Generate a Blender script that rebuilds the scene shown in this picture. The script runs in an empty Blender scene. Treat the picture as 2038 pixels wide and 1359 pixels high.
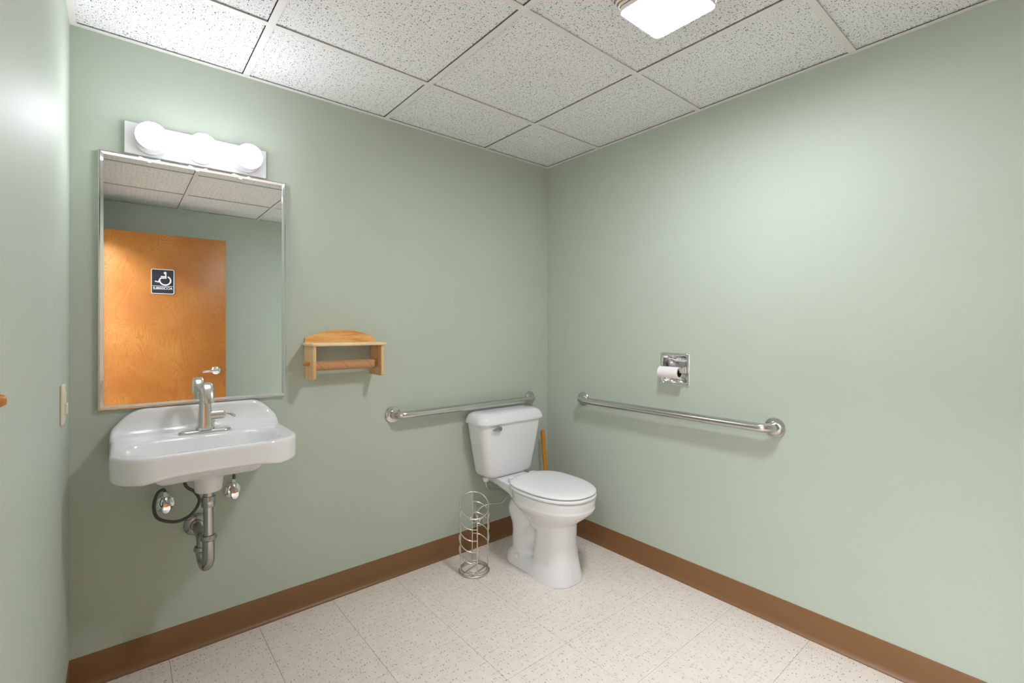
import bpy, bmesh, math, random
import numpy as np
from mathutils import Matrix, Vector

# ------------------------------------------------------------------ scene, camera, world, exposure
scene = bpy.context.scene
col = scene.collection
PI = math.pi

W_X = -2.276      # left wall plane
H = 2.293         # underside of the ceiling grid
D_Y = -2.857      # wall opposite the mirror

cam_data = bpy.data.cameras.new('camera')
cam = bpy.data.objects.new('camera', cam_data)
col.objects.link(cam)
cam_data.sensor_fit = 'HORIZONTAL'
cam_data.sensor_width = 36.0
cam_data.lens = 938.5 / 2038.0 * 36.0
cam_data.shift_y = -25.36 / 2038.0
cam_data.clip_start = 0.01
cam.matrix_world = (Matrix.Translation((-2.14508, -2.21419, 1.24495))
                    @ Matrix.Rotation(-0.69477, 4, 'Z')
                    @ Matrix.Rotation(PI / 2 + 0.00134, 4, 'X'))
scene.camera = cam

world = bpy.data.worlds.new('world')
scene.world = world
world.use_nodes = True
world.node_tree.nodes['Background'].inputs[0].default_value = (0.9, 0.95, 1.0, 1)
world.node_tree.nodes['Background'].inputs[1].default_value = 0.5

scene.view_settings.view_transform = 'Standard'
scene.view_settings.look = 'None'
scene.view_settings.gamma = 1.0
scene.view_settings.use_curve_mapping = False
scene.view_settings.exposure = 1.58

LENS_STRENGTH = 40.0      # ceiling fan light
BULB_STRENGTH = 11      # three vanity globes
HALL_FILL_STRENGTH = 17      # unseen corridor panel, added as fill through the doorway

# ------------------------------------------------------------------ materials
MATS = {}


def srgb(r, g, b):
    def f(c):
        c /= 255.0
        return c / 12.92 if c <= 0.04045 else ((c + 0.055) / 1.055) ** 2.4
    return (f(r), f(g), f(b), 1.0)


class NT:
    def __init__(self, name):
        self.m = bpy.data.materials.new(name)
        self.m.use_nodes = True
        self.t = self.m.node_tree
        self.b = self.t.nodes['Principled BSDF']
        MATS[name] = self.m

    def n(self, kind, **kw):
        nd = self.t.nodes.new(kind)
        for k, v in kw.items():
            if k in nd.inputs:
                nd.inputs[k].default_value = v
            else:
                setattr(nd, k, v)
        return nd

    def l(self, a, b):
        self.t.links.new(a, b)

    def set(self, **kw):
        for k, v in kw.items():
            self.b.inputs[k.replace('_', ' ')].default_value = v
        return self

    def math(self, op, a, b=None, c=None):
        nd = self.t.nodes.new('ShaderNodeMath')
        nd.operation = op
        for i, v in enumerate((a, b, c)):
            if v is None:
                continue
            if isinstance(v, (int, float)):
                nd.inputs[i].default_value = v
            else:
                self.l(v, nd.inputs[i])
        return nd.outputs[0]

    def mix(self, fac, a, b, mode='MIX'):
        nd = self.t.nodes.new('ShaderNodeMix')
        nd.data_type = 'RGBA'
        nd.blend_type = mode
        for i, v in ((0, fac), (6, a), (7, b)):
            if isinstance(v, (int, float, tuple)):
                nd.inputs[i].default_value = v
            else:
                self.l(v, nd.inputs[i])
        return nd.outputs[2]

    def ramp(self, fac, stops):
        nd = self.t.nodes.new('ShaderNodeValToRGB')
        e = nd.color_ramp.elements
        while len(e) < len(stops):
            e.new(0.5)
        for el, (p, c) in zip(e, stops):
            el.position = p
            el.color = c if isinstance(c, tuple) else (c, c, c, 1)
        self.l(fac, nd.inputs[0])
        return nd.outputs[0]

    def bump(self, h, strength=0.2, dist=0.002):
        nd = self.n('ShaderNodeBump', Strength=strength, Distance=dist)
        self.l(h, nd.inputs['Height'])
        self.l(nd.outputs[0], self.b.inputs['Normal'])


def plain(name, color, rough=0.5, metal=0.0, spec=0.5, coat=0.0):
    t = NT(name)
    t.set(Base_Color=color, Roughness=rough, Metallic=metal)
    t.b.inputs['Specular IOR Level'].default_value = spec
    t.b.inputs['Coat Weight'].default_value = coat
    return t


# wall paint: sage green eggshell with a faint roller texture
def paint(name, c1, c2, rough):
    t = plain(name, c1, rough, spec=0.4)
    co = t.n('ShaderNodeTexCoord')
    n1 = t.n('ShaderNodeTexNoise', Scale=2.2, Detail=3.0)
    t.l(co.outputs['Object'], n1.inputs['Vector'])
    t.l(t.mix(t.ramp(n1.outputs[0], [(0.35, 0.0), (0.65, 1.0)]), c1, c2), t.b.inputs['Base Color'])
    n2 = t.n('ShaderNodeTexNoise', Scale=240.0, Detail=3.0)
    t.l(co.outputs['Object'], n2.inputs['Vector'])
    t.bump(n2.outputs[0], 0.12, 0.001)


paint('sage_paint', srgb(191, 201, 187), srgb(189, 199, 185), 0.55)
paint('hall_paint', srgb(225, 222, 212), srgb(222, 219, 210), 0.6)

# acoustic ceiling tile with pin holes and fissures
t = plain('acoustic_tile', srgb(226, 221, 219), 0.9, spec=0.2)
co = t.n('ShaderNodeTexCoord')
oi = t.n('ShaderNodeObjectInfo')
off = t.n('ShaderNodeCombineXYZ')
t.l(t.math('MULTIPLY', oi.outputs['Random'], 37.0), off.inputs[0])
t.l(t.math('MULTIPLY', oi.outputs['Random'], 91.0), off.inputs[1])
va = t.n('ShaderNodeVectorMath', operation='ADD')
t.l(co.outputs['Object'], va.inputs[0])
t.l(off.outputs[0], va.inputs[1])
nz = t.n('ShaderNodeTexNoise', Scale=45.0, Detail=2.0)
t.l(va.outputs[0], nz.inputs['Vector'])
vs = t.n('ShaderNodeVectorMath', operation='SCALE')
vs.inputs[3].default_value = 0.010
t.l(nz.outputs['Color'], vs.inputs[0])
vd = t.n('ShaderNodeVectorMath', operation='ADD')
t.l(va.outputs[0], vd.inputs[0])
t.l(vs.outputs[0], vd.inputs[1])


def pits(scale, thr, keep, ax, ay):
    mp = t.n('ShaderNodeMapping')
    mp.inputs['Scale'].default_value = (ax, ay, 0.0)
    t.l(vd.outputs[0], mp.inputs['Vector'])
    v = t.n('ShaderNodeTexVoronoi', Scale=scale)
    v.voronoi_dimensions = '2D'
    t.l(mp.outputs[0], v.inputs['Vector'])
    d = t.math('LESS_THAN', v.outputs['Distance'], thr)
    sp = t.n('ShaderNodeSeparateColor')
    t.l(v.outputs['Color'], sp.inputs[0])
    k = t.math('LESS_THAN', sp.outputs[0], keep)
    return t.math('MULTIPLY', d, k)


p1 = pits(120.0, 0.13, 0.70, 1.0, 1.0)
p2 = pits(85.0, 0.11, 0.45, 0.42, 1.25)
p3 = pits(75.0, 0.11, 0.32, 1.2, 0.45)
pm = t.math('MAXIMUM', t.math('MAXIMUM', p1, p2), p3)
gr = t.n('ShaderNodeTexNoise', Scale=160.0, Detail=4.0)
t.l(va.outputs[0], gr.inputs['Vector'])
base = t.mix(t.ramp(gr.outputs[0], [(0.35, 0.0), (0.65, 1.0)]), srgb(240, 239, 240), srgb(250, 249, 250))
t.l(t.mix(pm, base, srgb(50, 47, 46)), t.b.inputs['Base Color'])
hh = t.math('SUBTRACT', t.math('MULTIPLY', gr.outputs[0], 0.5), pm)
t.bump(hh, 0.5, 0.002)

plain('grid_white', srgb(238, 236, 234), 0.45)
plain('white_enamel', srgb(240, 240, 242), 0.35)
plain('plate_enamel', srgb(226, 226, 230), 0.4)

# vinyl composition floor tile: cream with short brown and grey flecks, laid quarter-turned
t = plain('vinyl_tile', srgb(222, 208, 194), 0.34, spec=0.4)
co = t.n('ShaderNodeTexCoord')
oi = t.n('ShaderNodeObjectInfo')
rot = t.n('ShaderNodeVectorRotate')
rot.rotation_type = 'Z_AXIS'
t.l(co.outputs['Object'], rot.inputs['Vector'])
t.l(t.math('MULTIPLY', t.math('GREATER_THAN', oi.outputs['Random'], 0.5), PI / 2), rot.inputs['Angle'])
off = t.n('ShaderNodeCombineXYZ')
t.l(t.math('MULTIPLY', oi.outputs['Random'], 53.0), off.inputs[0])
t.l(t.math('MULTIPLY', oi.outputs['Random'], 29.0), off.inputs[1])
va = t.n('ShaderNodeVectorMath', operation='ADD')
t.l(rot.outputs[0], va.inputs[0])
t.l(off.outputs[0], va.inputs[1])
nz = t.n('ShaderNodeTexNoise', Scale=60.0, Detail=2.0)
t.l(va.outputs[0], nz.inputs['Vector'])
vs = t.n('ShaderNodeVectorMath', operation='SCALE')
vs.inputs[3].default_value = 0.008
t.l(nz.outputs['Color'], vs.inputs[0])
vd = t.n('ShaderNodeVectorMath', operation='ADD')
t.l(va.outputs[0], vd.inputs[0])
t.l(vs.outputs[0], vd.inputs[1])
f1 = pits(85.0, 0.13, 0.40, 0.38, 1.3)
f2 = pits(120.0, 0.16, 0.30, 0.5, 1.2)
cl = t.n('ShaderNodeTexNoise', Scale=22.0, Detail=3.0)
t.l(va.outputs[0], cl.inputs['Vector'])
base = t.mix(t.ramp(cl.outputs[0], [(0.3, 0.0), (0.7, 1.0)]), srgb(236, 225, 215), srgb(242, 232, 223))
base = t.mix(t.math('MULTIPLY', f2, 0.6), base, srgb(176, 158, 138))
base = t.mix(t.math('MULTIPLY', f1, 0.8), base, srgb(118, 100, 86))
t.l(base, t.b.inputs['Base Color'])

plain('tile_bed', srgb(120, 104, 88), 0.8)
plain('cove_vinyl', srgb(132, 94, 58), 0.4)
plain('plenum', srgb(80, 78, 76), 0.9)
plain('porcelain', srgb(238, 238, 240), 0.10, coat=0.3)
plain('seat_plastic', srgb(240, 240, 241), 0.16)
plain('chrome', (0.82, 0.82, 0.83, 1), 0.07, 1.0)
plain('satin_nickel', (0.70, 0.68, 0.65, 1), 0.24, 1.0)
plain('mirror_glass', (0.90, 0.92, 0.91, 1), 0.0, 1.0)
plain('chrome_dull', (0.42, 0.42, 0.41, 1), 0.22, 1.0)
plain('rack_wire', (0.72, 0.69, 0.62, 1), 0.25, 1.0)
plain('hose_grey', srgb(78, 78, 76), 0.45)
plain('hose_braid', (0.62, 0.62, 0.60, 1), 0.35, 1.0)
plain('rubber', srgb(70, 24, 20), 0.6)
plain('black', srgb(22, 22, 22), 0.5)
plain('ivory', srgb(232, 222, 198), 0.4)
plain('leak_light_tan', srgb(214, 186, 138), 0.5)  # tan stands in for lamp light leaking between the fan louvers
plain('sign_navy', srgb(38, 41, 56), 0.45)
plain('sign_white', srgb(240, 240, 240), 0.5)
plain('paper', srgb(244, 240, 238), 0.9, spec=0.1)
plain('core_dark', srgb(92, 62, 42), 0.9)
plain('grey_tile', srgb(150, 140, 128), 0.6)

# brushed stainless steel for the grab bars
t = plain('brushed_steel', (0.64, 0.62, 0.60, 1), 0.2, 1.0)


# wood with stretched grain; axis = the grain's direction in object space
def wood(name, c1, c2, c3, stretch, scale, rough, distort=3.0):
    t = plain(name, c1, rough)
    co = t.n('ShaderNodeTexCoord')
    mp = t.n('ShaderNodeMapping')
    mp.inputs['Scale'].default_value = stretch
    t.l(co.outputs['Object'], mp.inputs['Vector'])
    nz = t.n('ShaderNodeTexNoise', Scale=scale, Detail=6.0, Distortion=distort)
    t.l(mp.outputs[0], nz.inputs['Vector'])
    n2 = t.n('ShaderNodeTexNoise', Scale=scale * 6, Detail=3.0, Distortion=0.6)
    t.l(mp.outputs[0], n2.inputs['Vector'])
    a = t.ramp(nz.outputs[0], [(0.28, c2), (0.5, c1), (0.74, c3)])
    b = t.mix(t.math('MULTIPLY', t.ramp(n2.outputs[0], [(0.45, 0.0), (0.7, 1.0)]), 0.4), a, c2)
    t.l(b, t.b.inputs['Base Color'])
    return t


wood('pine', srgb(240, 186, 112), srgb(206, 134, 58), srgb(246, 206, 146), (3.0, 14.0, 30.0), 1.6, 0.45, 0.6)
wood('pine_pale', srgb(246, 218, 172), srgb(230, 186, 130), srgb(250, 230, 194), (3.0, 14.0, 30.0), 1.6, 0.45, 0.6)
wood('pine_end', srgb(240, 202, 148), srgb(220, 166, 104), srgb(246, 216, 170), (30.0, 14.0, 3.0), 1.6, 0.45, 0.6)
wood('peg_wood', srgb(204, 140, 66), srgb(176, 108, 40), srgb(214, 152, 78), (4.0, 16.0, 16.0), 2.0, 0.4, 0.5)
wood('handle_wood', srgb(222, 146, 34), srgb(196, 116, 22), srgb(232, 160, 46), (18.0, 18.0, 2.0), 2.0, 0.35, 0.5)

# birch veneer door: cathedral figure plus blotchy stain
t = plain('birch_veneer', srgb(205, 138, 72), 0.42)
co = t.n('ShaderNodeTexCoord')
mp = t.n('ShaderNodeMapping')
mp.inputs['Scale'].default_value = (1.6, 1.0, 0.42)
t.l(co.outputs['Object'], mp.inputs['Vector'])
nz = t.n('ShaderNodeTexNoise', Scale=3.4, Detail=3.0, Distortion=0.8)
t.l(mp.outputs[0], nz.inputs['Vector'])
rings = t.math('FRACT', t.math('MULTIPLY', nz.outputs[0], 34.0))
line = t.ramp(rings, [(0.0, 0.0), (0.16, 1.0), (0.7, 0.75), (1.0, 0.0)])
bl = t.n('ShaderNodeTexNoise', Scale=3.0, Detail=4.0)
t.l(co.outputs['Object'], bl.inputs['Vector'])
stain = t.ramp(bl.outputs[0], [(0.3, srgb(164, 100, 36)), (0.55, srgb(184, 122, 52)), (0.75, srgb(198, 142, 74))])
fib = t.n('ShaderNodeTexNoise', Scale=60.0, Detail=2.0)
m2 = t.n('ShaderNodeMapping')
m2.inputs['Scale'].default_value = (1.0, 1.0, 0.06)
t.l(co.outputs['Object'], m2.inputs['Vector'])
t.l(m2.outputs[0], fib.inputs['Vector'])
c = t.mix(t.math('MULTIPLY', t.math('SUBTRACT', 1.0, line), 0.75), stain, srgb(168, 96, 36))
c = t.mix(t.math('MULTIPLY', fib.outputs[0], 0.25), c, srgb(178, 106, 44))
t.l(c, t.b.inputs['Base Color'])

# cardboard tube with spiral seam
t = plain('cardboard', srgb(186, 138, 98), 0.85, spec=0.1)
co = t.n('ShaderNodeTexCoord')
sx = t.n('ShaderNodeSeparateXYZ')
t.l(co.outputs['Object'], sx.inputs[0])
ang = t.math('DIVIDE', t.math('ARCTAN2', sx.outputs[1], sx.outputs[2]), 2 * PI)
ph = t.math('FRACT', t.math('ADD', t.math('MULTIPLY', sx.outputs[0], 9.0), ang))
seam = t.ramp(ph, [(0.0, 1.0), (0.03, 0.0), (0.97, 0.0), (1.0, 0.6)])
t.l(t.mix(t.math('MULTIPLY', seam, 0.7), srgb(200, 152, 112), srgb(140, 94, 62)), t.b.inputs['Base Color'])


def emitter(name, color, strength):
    t = plain(name, (0.9, 0.9, 0.9, 1), 0.4)
    t.b.inputs['Emission Color'].default_value = color
    t.b.inputs['Emission Strength'].default_value = strength


emitter('fan_lens', (0.98, 1.0, 1.07, 1), LENS_STRENGTH)
emitter('globe_glow', (0.98, 1.0, 1.07, 1), BULB_STRENGTH)
emitter('hall_fill_panel', (0.97, 1.0, 1.08, 1), HALL_FILL_STRENGTH)


# ------------------------------------------------------------------ mesh helpers
def new_obj(name, me, mat=None, parent=None, smooth=False, auto=None):
    o = bpy.data.objects.new(name, me)
    col.objects.link(o)
    if mat and not me.materials:
        me.materials.append(MATS[mat])
    if smooth:
        me.polygons.foreach_set('use_smooth', [True] * len(me.polygons))
        if auto:
            me.set_sharp_from_angle(angle=math.radians(auto))
    if parent is not None:
        o.parent = parent
    return o


def from_bm(name, bm, mat=None, parent=None, smooth=True, auto=38):
    bmesh.ops.recalc_face_normals(bm, faces=bm.faces)
    me = bpy.data.meshes.new(name)
    bm.to_mesh(me)
    bm.free()
    return new_obj(name, me, mat, parent, smooth, auto)


def tag(o, label=None, cat=None, group=None, kind=None):
    for k, v in (('label', label), ('category', cat), ('group', group), ('kind', kind)):
        if v:
            o[k] = v
    return o


def empty(name, loc, label, cat, group=None):
    o = bpy.data.objects.new(name, None)
    o.empty_display_size = 0.05
    col.objects.link(o)
    o.location = loc
    return tag(o, label, cat, group)


def add_box(bm, x0, x1, y0, y1, z0, z1, bev=0.0, seg=2):
    b = bmesh.new()
    vs = [b.verts.new((x, y, z)) for z in (z0, z1) for y in (y0, y1) for x in (x0, x1)]
    for f in ((0, 2, 3, 1), (4, 5, 7, 6), (0, 1, 5, 4), (2, 6, 7, 3), (0, 4, 6, 2), (1, 3, 7, 5)):
        b.faces.new([vs[i] for i in f])
    if bev > 0:
        bmesh.ops.bevel(b, geom=b.edges[:], offset=bev, segments=seg, profile=0.5, affect='EDGES')
    merge(bm, b)


def merge(bm, b):
    me = bpy.data.meshes.new('tmp')
    b.to_mesh(me)
    b.free()
    bm.from_mesh(me)
    bpy.data.meshes.remove(me)


def box(name, x0, x1, y0, y1, z0, z1, mat, parent=None, bev=0.0, seg=2):
    bm = bmesh.new()
    add_box(bm, x0, x1, y0, y1, z0, z1, bev, seg)
    return from_bm(name, bm, mat, parent, smooth=bev > 0, auto=50)


def add_rings(bm, rings, cap0=True, cap1=True, closed=True):
    """skin a list of equally long point rings"""
    vr = [[bm.verts.new(p) for p in r] for r in rings]
    n = len(vr[0])
    for a, b in zip(vr[:-1], vr[1:]):
        for i in range(n if closed else n - 1):
            j = (i + 1) % n
            bm.faces.new((a[i], a[j], b[j], b[i]))
    if cap0:
        bm.faces.new(vr[0][::-1])
    if cap1:
        bm.faces.new(vr[-1])


def smooth_path(pts, per=8, closed=False):
    P = [Vector(p) for p in pts]
    out = []
    n = len(P)
    rng = range(n) if closed else range(n - 1)
    for i in rng:
        if closed:
            p0, p1, p2, p3 = P[(i - 1) % n], P[i], P[(i + 1) % n], P[(i + 2) % n]
        else:
            p0, p1, p2, p3 = P[max(i - 1, 0)], P[i], P[i + 1], P[min(i + 2, n - 1)]
        for k in range(per):
            s = k / per
            out.append(0.5 * ((2 * p1) + (p2 - p0) * s + (2 * p0 - 5 * p1 + 4 * p2 - p3) * s * s
                              + (3 * p1 - p0 - 3 * p2 + p3) * s ** 3))
    if not closed:
        out.append(P[-1])
    return out


def add_tube(bm, pts, r, seg=12, closed=False, flat=1.0, up=None):
    """sweep a circle (or an ellipse: width r, thickness r*flat along the up-ish frame axis)"""
    P = [Vector(p) for p in pts]
    n = len(P)
    R = r if isinstance(r, (list, tuple)) else [r] * n
    T = []
    for i in range(n):
        if closed:
            d = P[(i + 1) % n] - P[i - 1]
        else:
            d = P[min(i + 1, n - 1)] - P[max(i - 1, 0)]
        T.append(d.normalized())
    ref = Vector(up) if up else (Vector((0, 0, 1)) if abs(T[0].z) < 0.9 else Vector((1, 0, 0)))
    u = (ref - T[0] * ref.dot(T[0])).normalized()
    rings = []
    for i in range(n):
        u = (u - T[i] * u.dot(T[i])).normalized()
        v = T[i].cross(u)
        rings.append([P[i] + u * (math.cos(a) * R[i] * flat) + v * (math.sin(a) * R[i])
                      for a in (2 * PI * k / seg for k in range(seg))])
    if closed:
        rings.append(rings[0])
        add_rings(bm, rings, False, False)
        bmesh.ops.remove_doubles(bm, verts=bm.verts, dist=1e-6)
    else:
        add_rings(bm, rings)


def tube(name, pts, r, mat, parent=None, seg=12, closed=False, **k):
    bm = bmesh.new()
    add_tube(bm, pts, r, seg, closed, **k)
    return from_bm(name, bm, mat, parent)


def add_lathe(bm, prof, origin=(0, 0, 0), axis=(0, 0, 1), seg=32):
    """revolve (radius, height) pairs about an axis"""
    o = Vector(origin)
    a = Vector(axis).normalized()
    u = a.orthogonal().normalized()
    v = a.cross(u)
    rings = [[o + a * h + (u * math.cos(2 * PI * k / seg) + v * math.sin(2 * PI * k / seg)) * max(r, 1e-5)
              for k in range(seg)] for r, h in prof]
    add_rings(bm, rings)


def lathe(name, prof, origin, axis, mat, parent=None, seg=32, auto=38):
    bm = bmesh.new()
    add_lathe(bm, prof, origin, axis, seg)
    return from_bm(name, bm, mat, parent, auto=auto)


def rrect(hx, hy, r, n=6, cx=0.0, cy=0.0):
    """rounded rectangle outline, counter-clockwise"""
    r = min(r, hx, hy)
    out = []
    for qx, qy, a0 in ((1, 1, 0), (-1, 1, PI / 2), (-1, -1, PI), (1, -1, 1.5 * PI)):
        for k in range(n + 1):
            a = a0 + PI / 2 * k / n
            out.append((cx + qx * (hx - r) + r * math.cos(a), cy + qy * (hy - r) + r * math.sin(a)))
    return out


def extrude_profile(name, prof, p0, p1, nrm, mat, parent=None):
    """profile (d, z): d measured along nrm from the line p0-p1"""
    bm = bmesh.new()
    N = Vector(nrm)
    add_rings(bm, [[Vector(p) + N * d + Vector((0, 0, z)) for d, z in prof] for p in (p0, p1)])
    return from_bm(name, bm, mat, parent, auto=30)


def mesh_copy(src, name, parent, loc):
    o = src.copy()
    o.name = name
    col.objects.link(o)
    o.parent = parent
    o.location = loc
    return o


# signed-distance modelling for the sanitary ware
def smin(a, b, k):
    h = np.clip(0.5 + 0.5 * (b - a) / k, 0, 1)
    return b * (1 - h) + a * h - k * h * (1 - h)


def smax(a, b, k):
    return -smin(-a, -b, k)


def rbox2(x, y, hx, hy, r):
    qx = np.abs(x) - hx + r
    qy = np.abs(y) - hy + r
    return np.minimum(np.maximum(qx, qy), 0) + np.hypot(np.maximum(qx, 0), np.maximum(qy, 0)) - r


def extr(d2, z, z0, z1, r=0.0):
    w = np.maximum(z0 - z, z - z1) + r
    d = d2 + r
    return np.minimum(np.maximum(d, w), 0) + np.hypot(np.maximum(d, 0), np.maximum(w, 0)) - r


def capsule(x, y, z, a, b, ra, rb):
    a = np.array(a)
    b = np.array(b)
    ba = b - a
    t = np.clip(((x - a[0]) * ba[0] + (y - a[1]) * ba[1] + (z - a[2]) * ba[2]) / ba.dot(ba), 0, 1)
    return np.sqrt((x - a[0] - t * ba[0]) ** 2 + (y - a[1] - t * ba[1]) ** 2 + (z - a[2] - t * ba[2]) ** 2) - (ra + (rb - ra) * t)


def surface_nets(f, lo, hi, h):
    ax = [np.arange(l, u + h, h) for l, u in zip(lo, hi)]
    X, Y, Z = np.meshgrid(*ax, indexing='ij')
    F = f(X, Y, Z)
    S = F < 0
    nx, ny, nz = F.shape
    cell = np.zeros((nx - 1, ny - 1, nz - 1), int)
    sh = [(i, j, k) for i in (0, 1) for j in (0, 1) for k in (0, 1)]
    for i, j, k in sh:
        cell += S[i:nx - 1 + i, j:ny - 1 + j, k:nz - 1 + k]
    act = (cell > 0) & (cell < 8)
    idx = -np.ones(act.shape, int)
    c = np.argwhere(act)
    idx[act] = np.arange(len(c))
    acc = np.zeros((len(c), 3))
    cnt = np.zeros(len(c))
    for a in sh:
        for d in range(3):
            if a[d]:
                continue
            b = list(a)
            b[d] = 1
            fa = F[c[:, 0] + a[0], c[:, 1] + a[1], c[:, 2] + a[2]]
            fb = F[c[:, 0] + b[0], c[:, 1] + b[1], c[:, 2] + b[2]]
            m = (fa < 0) != (fb < 0)
            tt = np.where(m, fa / np.where(m, fa - fb, 1), 0)
            p = np.tile(np.array(a, float), (len(c), 1))
            p[:, d] += tt
            acc[m] += p[m]
            cnt[m] += 1
    V = (acc / cnt[:, None] + c) * h + np.array([l for l in lo])
    for _ in range(2):                       # pull the vertices onto the surface
        e = h * 0.25
        f0 = f(V[:, 0], V[:, 1], V[:, 2])
        g = np.stack([f(V[:, 0] + e * (d == 0), V[:, 1] + e * (d == 1), V[:, 2] + e * (d == 2)) - f0 for d in range(3)], 1) / e
        st = f0[:, None] * g / np.maximum((g * g).sum(1), 1e-3)[:, None]
        V = V - np.clip(st, -h * 0.4, h * 0.4)
    faces = []
    for d in range(3):
        e1, e2 = [(1, 2), (2, 0), (0, 1)][d]
        sl0 = [slice(None)] * 3
        sl1 = [slice(None)] * 3
        sl0[d] = slice(0, -1)
        sl1[d] = slice(1, None)
        A, B = S[tuple(sl0)], S[tuple(sl1)]
        q = np.argwhere(A != B)
        ok = (q[:, e1] > 0) & (q[:, e2] > 0) & (q[:, e1] < F.shape[e1] - 1) & (q[:, e2] < F.shape[e2] - 1)
        q = q[ok]
        inside = A[q[:, 0], q[:, 1], q[:, 2]]
        quad = []
        for o1, o2 in ((1, 1), (0, 1), (0, 0), (1, 0)):
            r = q.copy()
            r[:, e1] -= o1
            r[:, e2] -= o2
            quad.append(idx[r[:, 0], r[:, 1], r[:, 2]])
        quad = np.stack(quad, 1)
        quad[~inside] = quad[~inside][:, ::-1]
        faces.append(quad)
    return V, np.concatenate(faces)


def sdf_obj(name, f, lo, hi, h, mat, parent=None):
    V, Fc = surface_nets(f, lo, hi, h)
    me = bpy.data.meshes.new(name)
    me.from_pydata(V.tolist(), [], Fc.tolist())
    me.validate()
    return new_obj(name, me, mat, parent, smooth=True)


# ------------------------------------------------------------------ the room shell
def structure(o):
    o['kind'] = 'structure'
    return o


TP_Y0, TP_Y1, TP_Z0, TP_Z1 = -0.990, -0.846, 0.974, 1.118      # recess for the paper holder
DR_Y0, DR_Y1, DR_Z = -2.585, -1.690, 2.035                     # doorway in the left wall

box_ = structure(box('wall_back', W_X - 0.1, 0.1, 0.0, 0.1, -0.05, H + 0.15, 'sage_paint'))
bm = bmesh.new()
add_box(bm, 0, 0.1, D_Y - 0.1, TP_Y0, -0.05, H + 0.15)
add_box(bm, 0, 0.1, TP_Y1, 0.0, -0.05, H + 0.15)
add_box(bm, 0, 0.1, TP_Y0, TP_Y1, -0.05, TP_Z0)
add_box(bm, 0, 0.1, TP_Y0, TP_Y1, TP_Z1, H + 0.15)
structure(from_bm('wall_right', bm, 'sage_paint', smooth=False))
bm = bmesh.new()
add_box(bm, W_X - 0.1, W_X, DR_Y1, 0.0, -0.05, H + 0.15)
add_box(bm, W_X - 0.1, W_X, D_Y - 0.1, DR_Y0, -0.05, H + 0.15)
add_box(bm, W_X - 0.1, W_X, DR_Y0, DR_Y1, DR_Z, H + 0.15)
structure(from_bm('wall_left', bm, 'sage_paint', smooth=False))
structure(box('wall_front', W_X, 0.0, D_Y - 0.1, D_Y, -0.05, H + 0.15, 'sage_paint'))

# floor: bed plus single vinyl tiles
floor = structure(box('floor', W_X, 0.0, D_Y, 0.0, -0.05, -0.003, 'tile_bed'))
FT = 0.3048


def cuts(first, step, end):
    c = [0.0]
    v = first
    while v > end + 0.01:
        c.append(v)
        v -= step
    c.append(end)
    return c


fx = cuts(-0.1696, FT, W_X)
fy = cuts(-(0.6105 - FT), FT, D_Y)
tile_mesh = {}
rnd = random.Random(4)
for i in range(len(fx) - 1):
    for j in range(len(fy) - 1):
        w, d = fx[i] - fx[i + 1], fy[j] - fy[j + 1]
        key = (round(w, 4), round(d, 4))
        if key not in tile_mesh:
            bm = bmesh.new()
            g = 0.0005
            add_box(bm, -w / 2 + g, w / 2 - g, -d / 2 + g, d / 2 - g, -0.003, 0.0)
            bmesh.ops.bevel(bm, geom=[e for e in bm.edges if all(v.co.z > -0.001 for v in e.verts)],
                            offset=0.0006, segments=1, affect='EDGES')
            bmesh.ops.recalc_face_normals(bm, faces=bm.faces)
            me = bpy.data.meshes.new('floor_tile')
            bm.to_mesh(me)
            bm.free()
            me.materials.append(MATS['vinyl_tile'])
            tile_mesh[key] = me
        o = bpy.data.objects.new('floor_tile', tile_mesh[key])
        col.objects.link(o)
        o.parent = floor
        o.location = ((fx[i] + fx[i + 1]) / 2, (fy[j] + fy[j + 1]) / 2, rnd.uniform(-0.0004, 0.0))

# suspended ceiling: plenum slab, tees, wall angle and single tiles
ceiling = structure(box('ceiling', W_X, 0.0, D_Y, 0.0, H + 0.10, H + 0.15, 'plenum'))
CS = 0.6187
gx = cuts(-0.5058, CS, W_X)
gy = cuts(-0.4323, CS, D_Y)
TW = 0.012
for x in gx[1:-1]:
    bm = bmesh.new()
    add_box(bm, x - TW, x + TW, D_Y, 0.0, H, H + 0.002)
    add_box(bm, x - 0.001, x + 0.001, D_Y, 0.0, H + 0.002, H + 0.038)
    from_bm('ceiling_tee', bm, 'grid_white', ceiling, smooth=False)
for y in gy[1:-1]:
    for i in range(len(gx) - 1):
        x1 = gx[i] - (TW if i > 0 else 0)
        x0 = gx[i + 1] + (TW if i < len(gx) - 2 else 0)
        bm = bmesh.new()
        add_box(bm, x0, x1, y - TW, y + TW, H + 0.0004, H + 0.0022)
        add_box(bm, x0, x1, y - 0.001, y + 0.001, H + 0.002, H + 0.030)
        from_bm('ceiling_tee', bm, 'grid_white', ceiling, smooth=False)
AW = 0.019
for n_, (x0, x1, y0, y1) in enumerate(((W_X, 0, -AW, 0), (W_X, 0, D_Y, D_Y + AW), (-AW, 0, D_Y + AW, -AW), (W_X, W_X + AW, D_Y + AW, -AW))):
    box('wall_angle', x0, x1, y0, y1, H - 0.0005, H + 0.0012, 'grid_white', ceiling)
FAN = (1, 1)
VENT = (1, 3)
ct_mesh = {}
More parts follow.
